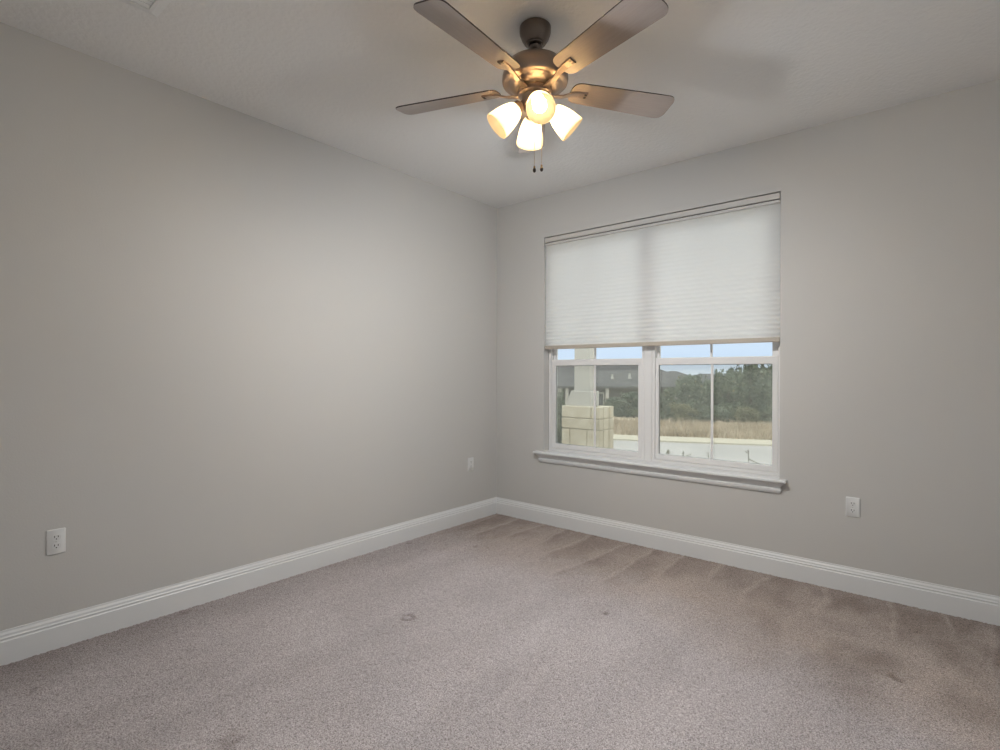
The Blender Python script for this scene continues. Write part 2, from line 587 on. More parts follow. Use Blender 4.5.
def cs_part(n, bm, m, **k):
    bmesh.ops.translate(bm, verts=bm.verts[:], vec=(-WX0, -0.012, -1.455))
    return obj(n, bm, m, cs, **k)


SX0, SX1 = WX0 + 0.006, WX1 - 0.006
cs_part('headrail', box((WX0 + 0.005, 0.002, 2.3525), (WX1 - 0.005, 0.044, 2.3895)), mat('headrail_paint', (0.56, 0.54, 0.51), 0.5), bevel=0.002)
bm = bmesh.new()
ztop, zbot, y_c = 2.330, 1.486, 0.024
cells = 28
rows = []
for i in range(cells * 2 + 1):
    f = i / (cells * 2)
    z = ztop + (zbot - ztop) * f
    amp = 0.0005 + 0.0045 * f ** 2.5
    y = y_c + (amp if i % 2 else -amp)
    rows.append([bm.verts.new((SX0 + (SX1 - SX0) * k / 8, y, z)) for k in range(9)])
for a, b in zip(rows[:-1], rows[1:]):
    for k in range(8):
        bm.faces.new((a[k], a[k + 1], b[k + 1], b[k]))
cs_part('pleated_fabric', bm, M_shade)
cs_part('top_rail', box((SX0, 0.006, 2.3275), (SX1, 0.042, 2.3465)), mat('upper_rail_paint', (0.56, 0.545, 0.52), 0.5), bevel=0.001)
cs_part('gap_shade_strip', box((SX0 + 0.004, 0.016, 2.345), (SX1 - 0.004, 0.040, 2.354)), M_dark)  # black strip painted in for the shade of the gap between the rails
cs_part('bottom_rail', box((SX0 - 0.002, 0.006, 1.4580), (SX1 + 0.002, 0.042, 1.4870)), M_rail, bevel=0.004)

# ------------------------------------------------------------------ outlets
def outlet(name, label, loc, rz):
    """duplex outlet; local -y faces the room"""
    r = empty(name, label, 'outlet', loc, 'duplex outlets', rz=rz)
    bm = bmesh.new()
    o = round_poly([(-0.0345, -0.0565), (0.0345, -0.0565), (0.0345, 0.0565), (-0.0345, 0.0565)], 0.004, 3)
    i = round_poly([(-0.0318, -0.0538), (0.0318, -0.0538), (0.0318, 0.0538), (-0.0318, 0.0538)], 0.004, 3)
    A = [bm.verts.new((x, 0, z)) for x, z in o]; B = [bm.verts.new((x, -0.004, z)) for x, z in o]; C_ = [bm.verts.new((x, -0.0065, z)) for x, z in i]
    n = len(o)
    for k in range(n):
        j = (k + 1) % n
        bm.faces.new((A[k], A[j], B[j], B[k])); bm.faces.new((B[k], B[j], C_[j], C_[k]))
    bm.faces.new(C_); bm.faces.new(A[::-1])
    obj('cover_plate', bm, M_plate, r, smooth=50)
    for s in (1, -1):
        bm = bmesh.new()
        zc = 0.0195 * s
        pl = [(0.0165 * math.cos(t), max(-0.0125, min(0.0125, 0.0165 * math.sin(t)))) for t in [2 * math.pi * k / 32 for k in range(32)]]
        prism(bm, pl, 0.006, 0.0085, Matrix.Translation((0, 0, zc)) @ Matrix.Rotation(math.pi / 2, 4, 'X'))
        f = obj('receptacle', bm, M_plate, r, smooth=40)
        bm = bmesh.new()
        for sx, h in ((-0.0065, 0.0045), (0.0065, 0.0038)):
            bx(bm, (sx - 0.0013, -0.0089, zc + 0.0035 - h), (sx + 0.0013, -0.0082, zc + 0.0035 + h))
        lathe(bm, [(0, 0), (0.0026, 0), (0.0026, 0.0007), (0, 0.0007)], 12, Matrix.Translation((0, -0.0082, zc - 0.007)) @ Matrix.Rotation(math.pi / 2, 4, 'X'))
        obj('slot', bm, M_dark, f)
    bm = bmesh.new()
    lathe(bm, [(0, 0), (0.003, 0), (0.0025, 0.0012), (0, 0.0014)], 14, Matrix.Translation((0, -0.0065, 0)) @ Matrix.Rotation(math.pi / 2, 4, 'X'))
    obj('screw', bm, mat('screw_paint', (0.55, 0.55, 0.54), 0.3), r, smooth=40)
    return r


out1 = outlet('wall_outlet', 'white duplex outlet low on the long blank wall, far from the corner', (0, -3.097, 0.482), math.pi / 2)
out2 = copy_tree(out1)
out2.location = (0, -0.343, 0.482); out2['label'] = 'white duplex outlet close to the room corner, left of the window'
out3 = copy_tree(out1)
out3.location = (2.693, 0, 0.490); out3.rotation_euler = (0, 0, 0); out3['label'] = 'white duplex outlet on the window wall, right of the sill'

# ------------------------------------------------------------------ ceiling vent
VX0, VX1, VY0, VY1 = 0.555, 0.785, -3.23, -2.872
vt = empty('ceiling_vent', 'white louvred air register on the ceiling beside the long wall', 'vent', (VX0, VY1, RH))


def v_part(n, bm, m, par=None, **k):
    bmesh.ops.translate(bm, verts=bm.verts[:], vec=(-VX0, -VY1, -RH))
    return obj(n, bm, m, par or vt, **k)


bm = bmesh.new()
o = [(VX0, VY0), (VX1, VY0), (VX1, VY1), (VX0, VY1)]
loops = []
for ins, z in ((0, RH), (0, RH - 0.002), (0.030, RH - 0.010), (0.044, RH - 0.011), (0.044, RH - 0.004)):
    loops.append([bm.verts.new((x + (ins if x == VX0 else -ins), y + (ins if y == VY0 else -ins), z)) for x, y in o])
for a, b in zip(loops[:-1], loops[1:]):
    for k in range(4):
        bm.faces.new((a[k], a[(k + 1) % 4], b[(k + 1) % 4], b[k]))
v_part('vent_frame', bm, M_vent)
v_part('backing', box((VX0 + 0.042, VY0 + 0.042, RH - 0.003), (VX1 - 0.042, VY1 - 0.042, RH - 0.0005)), mat('duct_grey', (0.16, 0.16, 0.16), 0.7))
nsl = 5
for k in range(nsl):
    xc = VX0 + 0.044 + (VX1 - VX0 - 0.088) * (k + 0.5) / nsl
    s_ = -1 if k < nsl / 2 else 1
    bm = bmesh.new()
    bx(bm, (-0.0100, VY0 + 0.045, -0.0006), (0.0100, VY1 - 0.045, 0.0006))
    bmesh.ops.transform(bm, matrix=Matrix.Translation((xc, 0, RH - 0.0085)) @ Matrix.Rotation(math.radians(10 * s_), 4, 'Y'), verts=bm.verts[:])
    v_part('louvre', bm, M_vent)

# ------------------------------------------------------------------ ceiling fan
M_metal = mat('brushed_bronze_nickel', (0.34, 0.265, 0.215), 0.36, metal=0.85)
bump(M_metal, 60, 0.05, 0.001, 2, (1, 1, 14))
M_canopy = mat('dark_brushed_bronze', (0.17, 0.14, 0.12), 0.34, metal=0.85)
M_blade = mat('blade_underside', (0.25, 0.195, 0.165), 0.30, spec=0.6)
mottle(M_blade, (0.285, 0.238, 0.212), (0.315, 0.264, 0.235), 14, 4, (1, 12, 1))
M_bedge = mat('blade_edge', (0.05, 0.035, 0.03), 0.5)
FC = CAM + DEP * 2.286 + LAT * 0.146
FC = Vector((FC.x, FC.y, RH))
FAZ = math.degrees(math.atan2(DEP.y, DEP.x))
fan = empty('ceiling_fan', 'five blade bronze ceiling fan with four lit glass shades', 'ceiling fan', FC)


def f_z(zw):
    return zw - RH


def lathe_part(n, prof, m=M_metal, par=fan, seg=64, **k):
    bm = bmesh.new(); lathe(bm, [(r, f_z(z)) for r, z in prof], seg)
    return obj(n, bm, m, par, smooth=40, **k)


lathe_part('canopy', [(0, RH), (0.063, RH), (0.067, RH - 0.004), (0.0675, RH - 0.022), (0.0655, RH - 0.034), (0.058, RH - 0.054), (0.048, RH - 0.070), (0.0435, RH - 0.0745),
                      (0.040, RH - 0.0745), (0.0385, RH - 0.080), (0.032, RH - 0.083), (0.028, RH - 0.080), (0.0, RH - 0.078)], M_canopy)
lathe_part('downrod', [(0, 2.668), (0.022, 2.668), (0.026, 2.656), (0.022, 2.646), (0.0145, 2.640), (0.0145, 2.622), (0.024, 2.618), (0.026, 2.602), (0, 2.602)], M_canopy)
lathe_part('motor_housing', [(0, 2.610), (0.030, 2.610), (0.058, 2.607), (0.090, 2.597), (0.116, 2.580), (0.133, 2.555), (0.1405, 2.528), (0.142, 2.510), (0.140, 2.499),
                             (0.134, 2.493), (0.122, 2.491), (0.116, 2.489), (0.109, 2.483), (0.098, 2.474), (0.086, 2.469), (0.078, 2.468), (0.0, 2.468)])
lathe_part('flywheel', [(0, 2.4675), (0.070, 2.4675), (0.0725, 2.464), (0.072, 2.447), (0.067, 2.443), (0.0, 2.443)])
lathe_part('switch_housing', [(0, 2.4425), (0.057, 2.4425), (0.060, 2.439), (0.059, 2.435), (0.0565, 2.431), (0.0565, 2.402), (0.054, 2.394), (0.040, 2.382),
                              (0.030, 2.376), (0.026, 2.364), (0.014, 2.356), (0.008, 2.346), (0, 2.344)])


def blade_outline():
    r0, r1, w0, w1 = 0.165, 0.659, 0.057, 0.0745
    return round_poly([(r0, -w0), (r1, -w1), (r1, w1), (r0, w0)], [0.042, 0.045, 0.045, 0.042], 8)


PITCH = Matrix.Rotation(math.radians(-12.7), 4, 'X')
B_ROT = -1.9
bm = bmesh.new()
prism(bm, blade_outline(), 0.0, 0.0055, Matrix.Translation((0, 0, f_z(2.485))) @ PITCH, 0, 1)
blade0 = obj('blade', bm, [M_blade, M_bedge], fan)
bm = bmesh.new()
sec = [(0.066, 0.013, 2.456), (0.085, 0.0135, 2.455), (0.125, 0.012, 2.460), (0.165, 0.013, 2.474), (0.200, 0.0155, 2.481), (0.236, 0.0175, 2.481), (0.243, 0.0175, 2.481)]
prev = None
for (r_, w_, z_) in sec:
    k_ = min(1.0, max(0.0, (r_ - 0.09) / 0.08))
    tl = math.tan(math.radians(-12.7) * k_)
    v = [bm.verts.new((r_, y_, f_z(z_) + y_ * tl + dz)) for y_, dz in ((-w_, 0.004), (-w_ * 0.85, -0.003), (w_ * 0.85, -0.003), (w_, 0.004))]
    if prev:
        for k in range(4):
            bm.faces.new((prev[k], prev[(k + 1) % 4], v[(k + 1) % 4], v[k]))
    else:
        bm.faces.new(v)
    prev = v
bm.faces.new(prev[::-1])
iron0 = obj('blade_iron', bm, M_metal, blade0, bevel=0.0015)
for sy in (-0.0075, 0.0075):
    bm = bmesh.new()
    bx(bm, (0.229, sy - 0.0045, f_z(2.481) - 0.0042), (0.240, sy + 0.0045, f_z(2.481) - 0.002))
    bmesh.ops.rotate(bm, verts=bm.verts[:], cent=(0.23, 0, f_z(2.481)), matrix=PITCH.to_3x3())
    obj('iron_slot', bm, M_dark, blade0)
for k in range(5):
    b_ = blade0 if k == 0 else copy_tree(blade0, fan)
    b_.rotation_euler = (0, 0, math.radians(FAZ + B_ROT + 72 * k))


def lamp_glass():
    m = bpy.data.materials.new('frosted_lamp_glass'); m.use_nodes = True
    N = m.node_tree.nodes; L = m.node_tree.links; N.clear()
    o = N.new('ShaderNodeOutputMaterial'); ad = N.new('ShaderNodeAddShader'); mx = N.new('ShaderNodeMixShader')
    tr = N.new('ShaderNodeBsdfTranslucent'); df = N.new('ShaderNodeBsdfDiffuse'); em = N.new('ShaderNodeEmission')
    tr.inputs[0].default_value = (0.82, 0.70, 0.50, 1); df.inputs[0].default_value = (0.006, 0.0045, 0.0026, 1)
    mx.inputs[0].default_value = 0.6
    em.inputs[0].default_value = (1.0, 0.70, 0.36, 1); em.inputs[1].default_value = 0.4
    L.new(df.outputs[0], mx.inputs[1]); L.new(tr.outputs[0], mx.inputs[2])
    L.new(mx.outputs[0], ad.inputs[0]); L.new(em.outputs[0], ad.inputs[1]); L.new(ad.outputs[0], o.inputs[0])
    return m


def bulb_material():
    m = bpy.data.materials.new('lit_bulb'); m.use_nodes = True
    N = m.node_tree.nodes; L = m.node_tree.links; N.clear()
    o = N.new('ShaderNodeOutputMaterial'); em = N.new('ShaderNodeEmission')
    em.inputs[0].default_value = (*GLOW, 1); em.inputs[1].default_value = BULB_E
    L.new(em.outputs[0], o.inputs[0])
    return m


M_lamp = lamp_glass()
M_bulb = bulb_material()
TILT = 47.0
L_ROT = 5.0
# local frame of a lamp: it hangs along -z from the socket, tipped outward (+x)
Ml = Matrix.Translation((0.062, 0, f_z(2.404))) @ Matrix.Rotation(math.radians(-TILT), 4, 'Y')
bm = bmesh.new()
tube(bm, [(0.045, 0, f_z(2.417)), (0.052, 0, f_z(2.418)), (0.059, 0, f_z(2.414)), Ml @ Vector((0, 0, -0.006))], 0.0085, 14)
lathe(bm, [(0, 0.004), (0.014, 0.004), (0.024, -0.002), (0.0265, -0.010), (0.0265, -0.030), (0, -0.030)], 28, Ml)
arm0 = obj('lamp_arm', bm, M_metal, fan, smooth=40)
bm = bmesh.new()
outer = [(0.0275, -0.022), (0.033, -0.028), (0.040, -0.042), (0.0475, -0.064), (0.0535, -0.090), (0.0575, -0.118), (0.0595, -0.140)]
inner = [(r - 0.003, z) for r, z in outer[::-1]]
lathe(bm, outer + [(0.0590, -0.1415), (0.0570, -0.1415)] + inner + [outer[0]], 40, Ml)
shade0 = obj('lamp_shade', bm, M_lamp, fan, smooth=50)
bm = bmesh.new()
lathe(bm, [(0, -0.0305), (0.0125, -0.0305), (0.0135, -0.046), (0.018, -0.058), (0.0250, -0.072), (0.0285, -0.086), (0.0270, -0.100), (0.0200, -0.111), (0.010, -0.1165), (0, -0.118)], 28, Ml)
bulb0 = obj('light_bulb', bm, M_bulb, shade0, smooth=60)
for k in range(4):
    a_ = arm0 if k == 0 else copy_tree(arm0, fan)
    if k == 0:
        s_ = shade0
    else:
        s_ = copy_tree(shade0, fan)
    for q in (a_, s_):
        q.rotation_euler = (0, 0, math.radians(FAZ + 180 + L_ROT + 90 * k))
for k in range(4):                                     # disk lights added before the bulbs, strengths set to balance the walls
    ld = bpy.data.lights.new('lamp_fill', 'AREA')
    ld.shape = 'DISK'; ld.size = (0.05, 0.10, 0.10, 0.10)[k]; ld.energy = LAMP_W * (1.75, 0.72, 1.40, 0.34)[k]; ld.color = LAMP_C; ld.spread = math.radians(164)
    lo = bpy.data.objects.new('lamp_fill', ld); COL.objects.link(lo)
    lo.matrix_world = Matrix.Translation(FC) @ Matrix.Rotation(math.radians(FAZ + 180 + L_ROT + 90 * k), 4, 'Z') @ Ml @ Matrix.Translation((0, 0, -0.143))
M_chain = mat('chain_metal', (0.62, 0.52, 0.42), 0.3, metal=0.7)
M_fob = mat('dark_wood_fob', (0.06, 0.04, 0.03), 0.4)
for (dl, dd, zb) in ((0.000, 0.022, 2.131), (0.031, 0.018, 2.134)):
    p = LAT * dl + DEP * dd
    bm = bmesh.new()
    n_b = 44
    z0 = f_z(2.380)
    tube(bm, [(p.x, p.y, z0), (p.x, p.y, f_z(zb + 0.02))], 0.0011, 8)
    for k in range(n_b):
        z_ = z0 + (f_z(zb + 0.02) - z0) * (k + 0.5) / n_b
        lathe(bm, [(0, -0.002), (0.0017, -0.001), (0.0017, 0.001), (0, 0.002)], 6, Matrix.Translation((p.x, p.y, z_)))
    ch = obj('pull_chain', bm, M_chain, fan)
    bm = bmesh.new()
    lathe(bm, [(0, 0.024), (0.003, 0.023), (0.0042, 0.018), (0.0042, 0.013), (0.0055, 0.011), (0.0072, 0.006), (0.0068, 0.0), (0.004, -0.005), (0, -0.006)], 18,
          Matrix.Translation((p.x, p.y, f_z(zb))))
    obj('chain_fob', bm, M_fob, ch, smooth=40)

# ------------------------------------------------------------------ outdoors
GZ = -0.35
SL0, SLOPE = 13.0, 0.062


def gz(depth):
    return GZ if depth < SL0 else GZ - (min(depth, 75.0) - SL0) * SLOPE


M_yard = mat('yard_soil', (0.36, 0.30, 0.21), 0.95)
mottle(M_yard, (0.30, 0.26, 0.17), (0.44, 0.37, 0.25), 1.5, 5)
M_field = mat('dry_grass_ground', (0.50, 0.40, 0.27), 0.95)
mottle(M_field, (0.34, 0.27, 0.17), (0.56, 0.45, 0.31), 0.8, 8, (1, 1, 1))
M_road = mat('pale_concrete', (0.52, 0.51, 0.49), 0.9)
mottle(M_road, (0.365, 0.35, 0.325), (0.425, 0.41, 0.38), 0.7, 6)
M_curb = mat('curb_concrete', (0.50, 0.46, 0.35), 0.9)

# the street runs a little askew to the house
CA, CB = at(613, 12.95), at(773, 11.95)                 # kerb line on the far side
cdir = (CB - CA).normalized()
cnor = Vector((-cdir.y, cdir.x, 0))
if cnor.dot(DEP) < 0:
    cnor = -cnor


def strip(s, t, z):
    p = CA + cdir * s + cnor * t
    return Vector((p.x, p.y, z))


def slab(name, t0, t1, z0, z1, m, s0=-45, s1=45):
    bm = bmesh.new()
    v = [bm.verts.new(strip(s, t, z)) for z in (z0, z1) for s, t in ((s0, t0), (s1, t0), (s1, t1), (s0, t1))]
    for q in ((3, 2, 1, 0), (4, 5, 6, 7), (0, 1, 5, 4), (1, 2, 6, 5), (2, 3, 7, 6), (3, 0, 4, 7)):
        bm.faces.new([v[i] for i in q])
    return struct(name, bm, m)


slab('road', -4.2, 0.0, GZ - 0.2, GZ, M_road)
slab('road_curb', 0.0, 0.95, GZ - 0.2, GZ + 0.035, M_curb)
bm = bmesh.new()                                       # front yard, from the house wall to the street
v = [bm.verts.new(p) for p in ((-40, T + 0.001, GZ - 0.02), (40, T + 0.001, GZ - 0.02), strip(45, -4.19, GZ - 0.02), strip(-45, -4.19, GZ - 0.02))]
bm.faces.new(v)
struct('yard_ground', bm, M_yard)
bm = bmesh.new()                                       # the field falls away behind the kerb
rowz = [(0.95, 0.02), (3, -0.08), (10, -0.38), (20, -1.0), (40, -2.35), (65, -3.9), (140, -4.2), (400, -6)]
rows = [[bm.verts.new(strip(s, t, GZ + z)) for s in (-300, -60, -20, 0, 20, 60, 300)] for t, z in rowz]
for a, b in zip(rows[:-1], rows[1:]):
    for k in range(6):
        bm.faces.new((a[k], a[k + 1], b[k + 1], b[k]))
struct('field_ground', bm, M_field)


def field_z(p):
    t = (Vector((p.x, p.y, 0)) - Vector((CA.x, CA.y, 0))).dot(cnor)
    if t < 0.95:
        return GZ
    for (t0, z0), (t1, z1) in zip(rowz[:-1], rowz[1:]):
        if t <= t1:
            return GZ + z0 + (z1 - z0) * (t - t0) / (t1 - t0)
    return GZ + rowz[-1][1]


# dry grass
def blades(name, n, s_rng, t_rng, h_rng, m, seed):
    r = random.Random(seed)
    vs, fs = [], []
    for k in range(n):
        s, t = r.uniform(*s_rng), t_rng[0] + (t_rng[1] - t_rng[0]) * r.random() ** 1.3
        p = strip(s, t, 0); z = field_z(p) - 0.01
        h = r.uniform(*h_rng); w = r.uniform(0.012, 0.03)
        a = r.uniform(0, 6.28); lx, ly = r.uniform(-0.5, 0.5) * h, r.uniform(-0.5, 0.5) * h
        i = len(vs)
        vs += [(p.x - w * math.cos(a), p.y - w * math.sin(a), z), (p.x + w * math.cos(a), p.y + w * math.sin(a), z), (p.x + lx, p.y + ly, z + h)]
        fs.append((i, i + 1, i + 2))
    me = bpy.data.meshes.new(name); me.from_pydata(vs, [], fs)
    o = link_mesh(name, me, m)
    return o


M_dry = mat('dry_grass', (0.48, 0.38, 0.25), 0.9)
mottle(M_dry, (0.30, 0.235, 0.15), (0.52, 0.44, 0.32), 1.3, 6)
tag(blades('dry_grass', 24000, (-10, 14), (1.0, 8.4), (0.10, 0.32), M_dry, 5), 'dry tan grass covering the field beyond the street', 'grass', kind='stuff')

# ---- porch column on its limestone pier
M_stone = mat('limestone', (0.55, 0.48, 0.34), 0.9)
mottle(M_stone, (0.50, 0.44, 0.32), (0.66, 0.60, 0.47), 5, 6)
M_mortar = mat('mortar', (0.36, 0.31, 0.22), 0.95)
M_colp = mat('cream_column_paint', (0.50, 0.48, 0.43), 0.6)
ZC = 7.2
corner = at(599.5, ZC)                                 # corner of the pier nearest the window
PW, PD = 0.60, 0.40
PT = hz(407.5, ZC)
pc = empty('porch_column', 'cream porch column on a limestone block pier outside the left panes', 'column', (corner.x - PW / 2, corner.y + PD / 2, GZ - 0.02))


def pc_part(n, bm, m, par=pc, **k):
    bmesh.ops.translate(bm, verts=bm.verts[:], vec=-Vector(pc.location))
    return obj(n, bm, m, par, **k)


X0, X1, Y0, Y1 = corner.x - PW, corner.x, corner.y, corner.y + PD
core = pc_part('pier_core', box((X0 + 0.012, Y0 + 0.012, GZ - 0.02), (X1 - 0.012, Y1 - 0.012, PT - 0.02)), M_mortar)
bm = bmesh.new()
rc = random.Random(4)
courses = [PT, PT - 0.165, PT - 0.318, PT - 0.62, PT - 0.80, PT - 1.0, GZ - 0.02]
g = 0.006
splits = [[0.78], [0.97], [0.22, 0.68], [0.5], [0.3, 0.75], [0.6]]
for ci in range(6):
    zt_, zb_ = courses[ci] - (g if ci else 0), courses[ci + 1] + (g if ci < 5 else 0)
    cuts = [0] + splits[ci] + [1]
    for a, b in zip(cuts[:-1], cuts[1:]):             # along the face toward the window and the one behind
        ja = rc.uniform(0, 0.006)
        bx(bm, (X0 + PW * a + (g if a else -0.004), Y0 - ja, zb_), (X0 + PW * b - (g if b < 1 else -0.004 - ja), Y0 + 0.10, zt_))
        bx(bm, (X0 + PW * a + (g if a else -0.004), Y1 - 0.10, zb_), (X0 + PW * b - (g if b < 1 else -0.004), Y1 + ja, zt_))
    for a, b in ((0.11 / PD, 0.62), (0.62, 1 - 0.11 / PD)):
        bx(bm, (X1 - 0.10, Y0 + PD * a + g, zb_), (X1 + rc.uniform(0, 0.006), Y0 + PD * b - g, zt_))
        bx(bm, (X0 - rc.uniform(0, 0.006), Y0 + PD * a + g, zb_), (X0 + 0.10, Y0 + PD * b - g, zt_))
pc_part('stone_facing', bm, M_stone, bevel=0.008)
cxm, cym = (X0 + X1) / 2 - 0.045, (Y0 + Y1) / 2
sw, sd = 0.125, 0.085
pl_t = hz(392, ZC)
pc_part('plinth', box((cxm - sw - 0.035, cym - sd - 0.035, PT - 0.003), (cxm + sw + 0.035, cym + sd + 0.035, pl_t)), M_colp, bevel=0.006)
pc_part('shaft', box((cxm - sw, cym - sd, pl_t - 0.002), (cxm + sw, cym + sd, 2.75)), M_colp, bevel=0.006)
bm = bmesh.new()
prism(bm, [(0, 0), (-0.105, 0), (-0.105, 0.02), (-0.015, 0.215), (0, 0.215)], -0.09, 0.09,
      Matrix.Translation((cxm - sw - 0.0345, cym, PT - 0.003)) @ Matrix.Rotation(math.pi / 2, 4, 'X'))
pc_part('gusset', bm, M_colp, bevel=0.004)
pc_part('capital', box((cxm - sw - 0.03, cym - sd - 0.03, 2.69), (cxm + sw + 0.03, cym + sd + 0.03, 2.78)), M_colp, bevel=0.006)

# ---- houses across the field
M_shingle = mat('grey_shingles', (0.20, 0.195, 0.195), 0.9)
mottle(M_shingle, (0.055, 0.055, 0.056), (0.10, 0.098, 0.098), 2.2, 8, (1, 1, 3))
M_hwall = mat('grey_brown_siding', (0.17, 0.165, 0.155), 0.85)
mottle(M_hwall, (0.05, 0.048, 0.042), (0.10, 0.095, 0.085), 2.5, 5)
M_post = mat('pale_post', (0.42, 0.41, 0.37), 0.7)
M_pane = mat('dark_pane', (0.05, 0.06, 0.07), 0.15)


def house(name, label, pl_, pr_, depth, thick, y_ridge, y_eave, hip_l, hip_r, rot=0.0, m_roof=M_shingle, vents=(), posts=()):
    """hip-roofed house whose eave spans columns pl_..pr_ at that depth"""
    a = at(pl_, depth); b = at(pr_, depth)
    mid = (a + b) / 2; L_ = (b - a).length
    zg = field_z(mid + DEP * thick * 0.5) - 0.6
    ze, zr = hz(y_eave, depth), hz(y_ridge, depth + thick / 2)
    h = empty(name, label, 'house', (mid.x, mid.y, zg), 'houses across the field', rz=math.atan2(LAT.y, LAT.x) + rot)
    ze -= zg; zr -= zg
    ov = 0.5
    obj('house_wall', box((-L_ / 2 + ov, ov, 0), (L_ / 2 - ov, thick - ov, ze + 0.02)), M_hwall, h)
    bm = bmesh.new()
    e_ = [bm.verts.new(p) for p in ((-L_ / 2, 0, ze), (L_ / 2, 0, ze), (L_ / 2, thick, ze), (-L_ / 2, thick, ze))]
    e2 = [bm.verts.new(p) for p in ((-L_ / 2, 0, ze - 0.15), (L_ / 2, 0, ze - 0.15), (L_ / 2, thick, ze - 0.15), (-L_ / 2, thick, ze - 0.15))]
    r1, r2 = bm.verts.new((-L_ / 2 + hip_l, thick / 2, zr)), bm.verts.new((L_ / 2 - hip_r, thick / 2, zr))
    bm.faces.new((e_[0], e_[1], r2, r1)); bm.faces.new((e_[1], e_[2], r2)); bm.faces.new((e_[2], e_[3], r1, r2)); bm.faces.new((e_[3], e_[0], r1))
    for k in range(4):
        bm.faces.new((e_[k], e_[(k + 1) % 4], e2[(k + 1) % 4], e2[k]))
    bm.faces.new(e2)
    roof = obj('roof', bm, m_roof, h)
    for (vx, vf) in vents:
        bm = bmesh.new()
        y_ = thick / 2 * vf; z_ = ze + (zr - ze) * vf
        tube(bm, [(vx, y_, z_ - 0.1), (vx, y_, z_ + 0.32)], 0.09, 10)
        lathe(bm, [(0, 0.0), (0.12, -0.06), (0.15, -0.16)], 12, Matrix.Translation((vx, y_ - 0.05, z_ + 0.10)))
        obj('roof_vent', bm, M_post, roof)
    for px_ in posts:
        bm = bmesh.new(); bx(bm, (px_ - 0.11, 0.1, 0), (px_ + 0.11, 0.32, ze - 0.15))
        obj('porch_post', bm, M_post, h)
    for wx in (-L_ * 0.30, L_ * 0.02, L_ * 0.22):
        wf = obj('window_frame', frame_bm(wx - 0.7, wx + 0.7, ze - 1.75, ze - 0.45, ov - 0.05, ov + 0.05, 0.09, 0.09, 0.09, 0.09), M_post, h)
        obj('window_pane', box((wx - 0.62, ov - 0.02, ze - 1.67), (wx + 0.62, ov + 0.02, ze - 0.53)), M_pane, wf)
    return h


house('house', 'grey shingled hip roofed house straight beyond the porch column', 470, 712, 38, 9, 361.5, 386.5, 4.2, 4.2,
      vents=((-0.75, 0.30), (1.8, 0.30), (3.1, 0.32), (4.9, 0.25)), posts=(1.2, -2.2, -1.7, 4.2, 6.2))
house('house', 'smaller grey roofed house half hidden, its ridge behind the trees left of centre muntin', 664, 716, 56, 10, 371.0, 384, 2.2, 2.5)
house('house', 'far grey roofed house whose ridge peeks over the trees at the right muntin', 698, 752, 70, 12, 373.5, 383, 2.5, 2.5)

# ---- scrub trees
LEAF_MATS = []
for i, (c1, c2) in enumerate((((0.060, 0.088, 0.056), (0.15, 0.185, 0.115)), ((0.075, 0.105, 0.075), (0.19, 0.22, 0.15)), ((0.13, 0.135, 0.07), (0.27, 0.26, 0.15)))):
    m = mat('scrub_leaves_' + 'abc'[i], c1, 0.8, spec=0.2)
    mottle(m, c1, c2, 2.6, 6)
    LEAF_MATS.append(m)
M_bark = mat('grey_bark', (0.16, 0.13, 0.10), 0.9)


def crown_mesh(name, seed, n_clump, n_leaf, m, leaf=0.055):
    """unit-sized crown: clumps of leaves from the ground up, ragged top"""
    r = random.Random(seed)
    vs, fs = [], []
    clumps = []
    for k in range(n_clump):
        a = r.uniform(0, 6.28); q = math.sqrt(r.random())
        z = r.uniform(0.10, 0.90)
        rad = 0.50 * math.sin(math.pi * min(1, 0.16 + 0.80 * z)) ** 0.6
        clumps.append((q * rad * math.cos(a), q * rad * math.sin(a), z, r.uniform(0.09, 0.17)))
    for (cx, cy, cz, cr_) in clumps:
        for j in range(n_leaf):
            d = Vector((r.gauss(0, 1), r.gauss(0, 1), r.gauss(0, 1.15))).normalized() * cr_ * r.random() ** 0.45
            p = Vector((cx, cy, cz)) + d
            if p.z < 0.0: p.z = abs(p.z)
            u = Vector((r.gauss(0, 1), r.gauss(0, 1), r.gauss(0, 1) + 0.6)).normalized()
            w = u.orthogonal().normalized()
            w = (Matrix.Rotation(r.uniform(0, 6.28), 3, u) @ w)
            s = leaf * r.uniform(0.5, 1.2)
            i = len(vs)
            vs += [p - u * s, p + w * s * 0.45, p + u * s, p - w * s * 0.45]
            fs.append((i, i + 1, i + 2, i + 3))
    for k in range(16):                                # leader twigs breaking the outline
        a = r.uniform(0, 6.28); q = r.uniform(0, 0.38)
        b0 = Vector((q * math.cos(a), q * math.sin(a), 0.80)); L_ = r.uniform(0.16, 0.30)
        dv = Vector((r.uniform(-0.3, 0.3), r.uniform(-0.3, 0.3), 1)).normalized()
        for j in range(26):
            p = b0 + dv * L_ * j / 25 + Vector((r.gauss(0, 0.022), r.gauss(0, 0.022), 0))
            u = Vector((r.gauss(0, 1), r.gauss(0, 1), r.gauss(0, 1))).normalized(); w = u.orthogonal().normalized()
            s = leaf * r.uniform(0.4, 0.8)
            i = len(vs)
            vs += [p - u * s, p + w * s * 0.45, p + u * s, p - w * s * 0.45]
            fs.append((i, i + 1, i + 2, i + 3))
    me = bpy.data.meshes.new(name); me.from_pydata([tuple(v_) for v_ in vs], [], fs)
    me.materials.append(m)
    return me


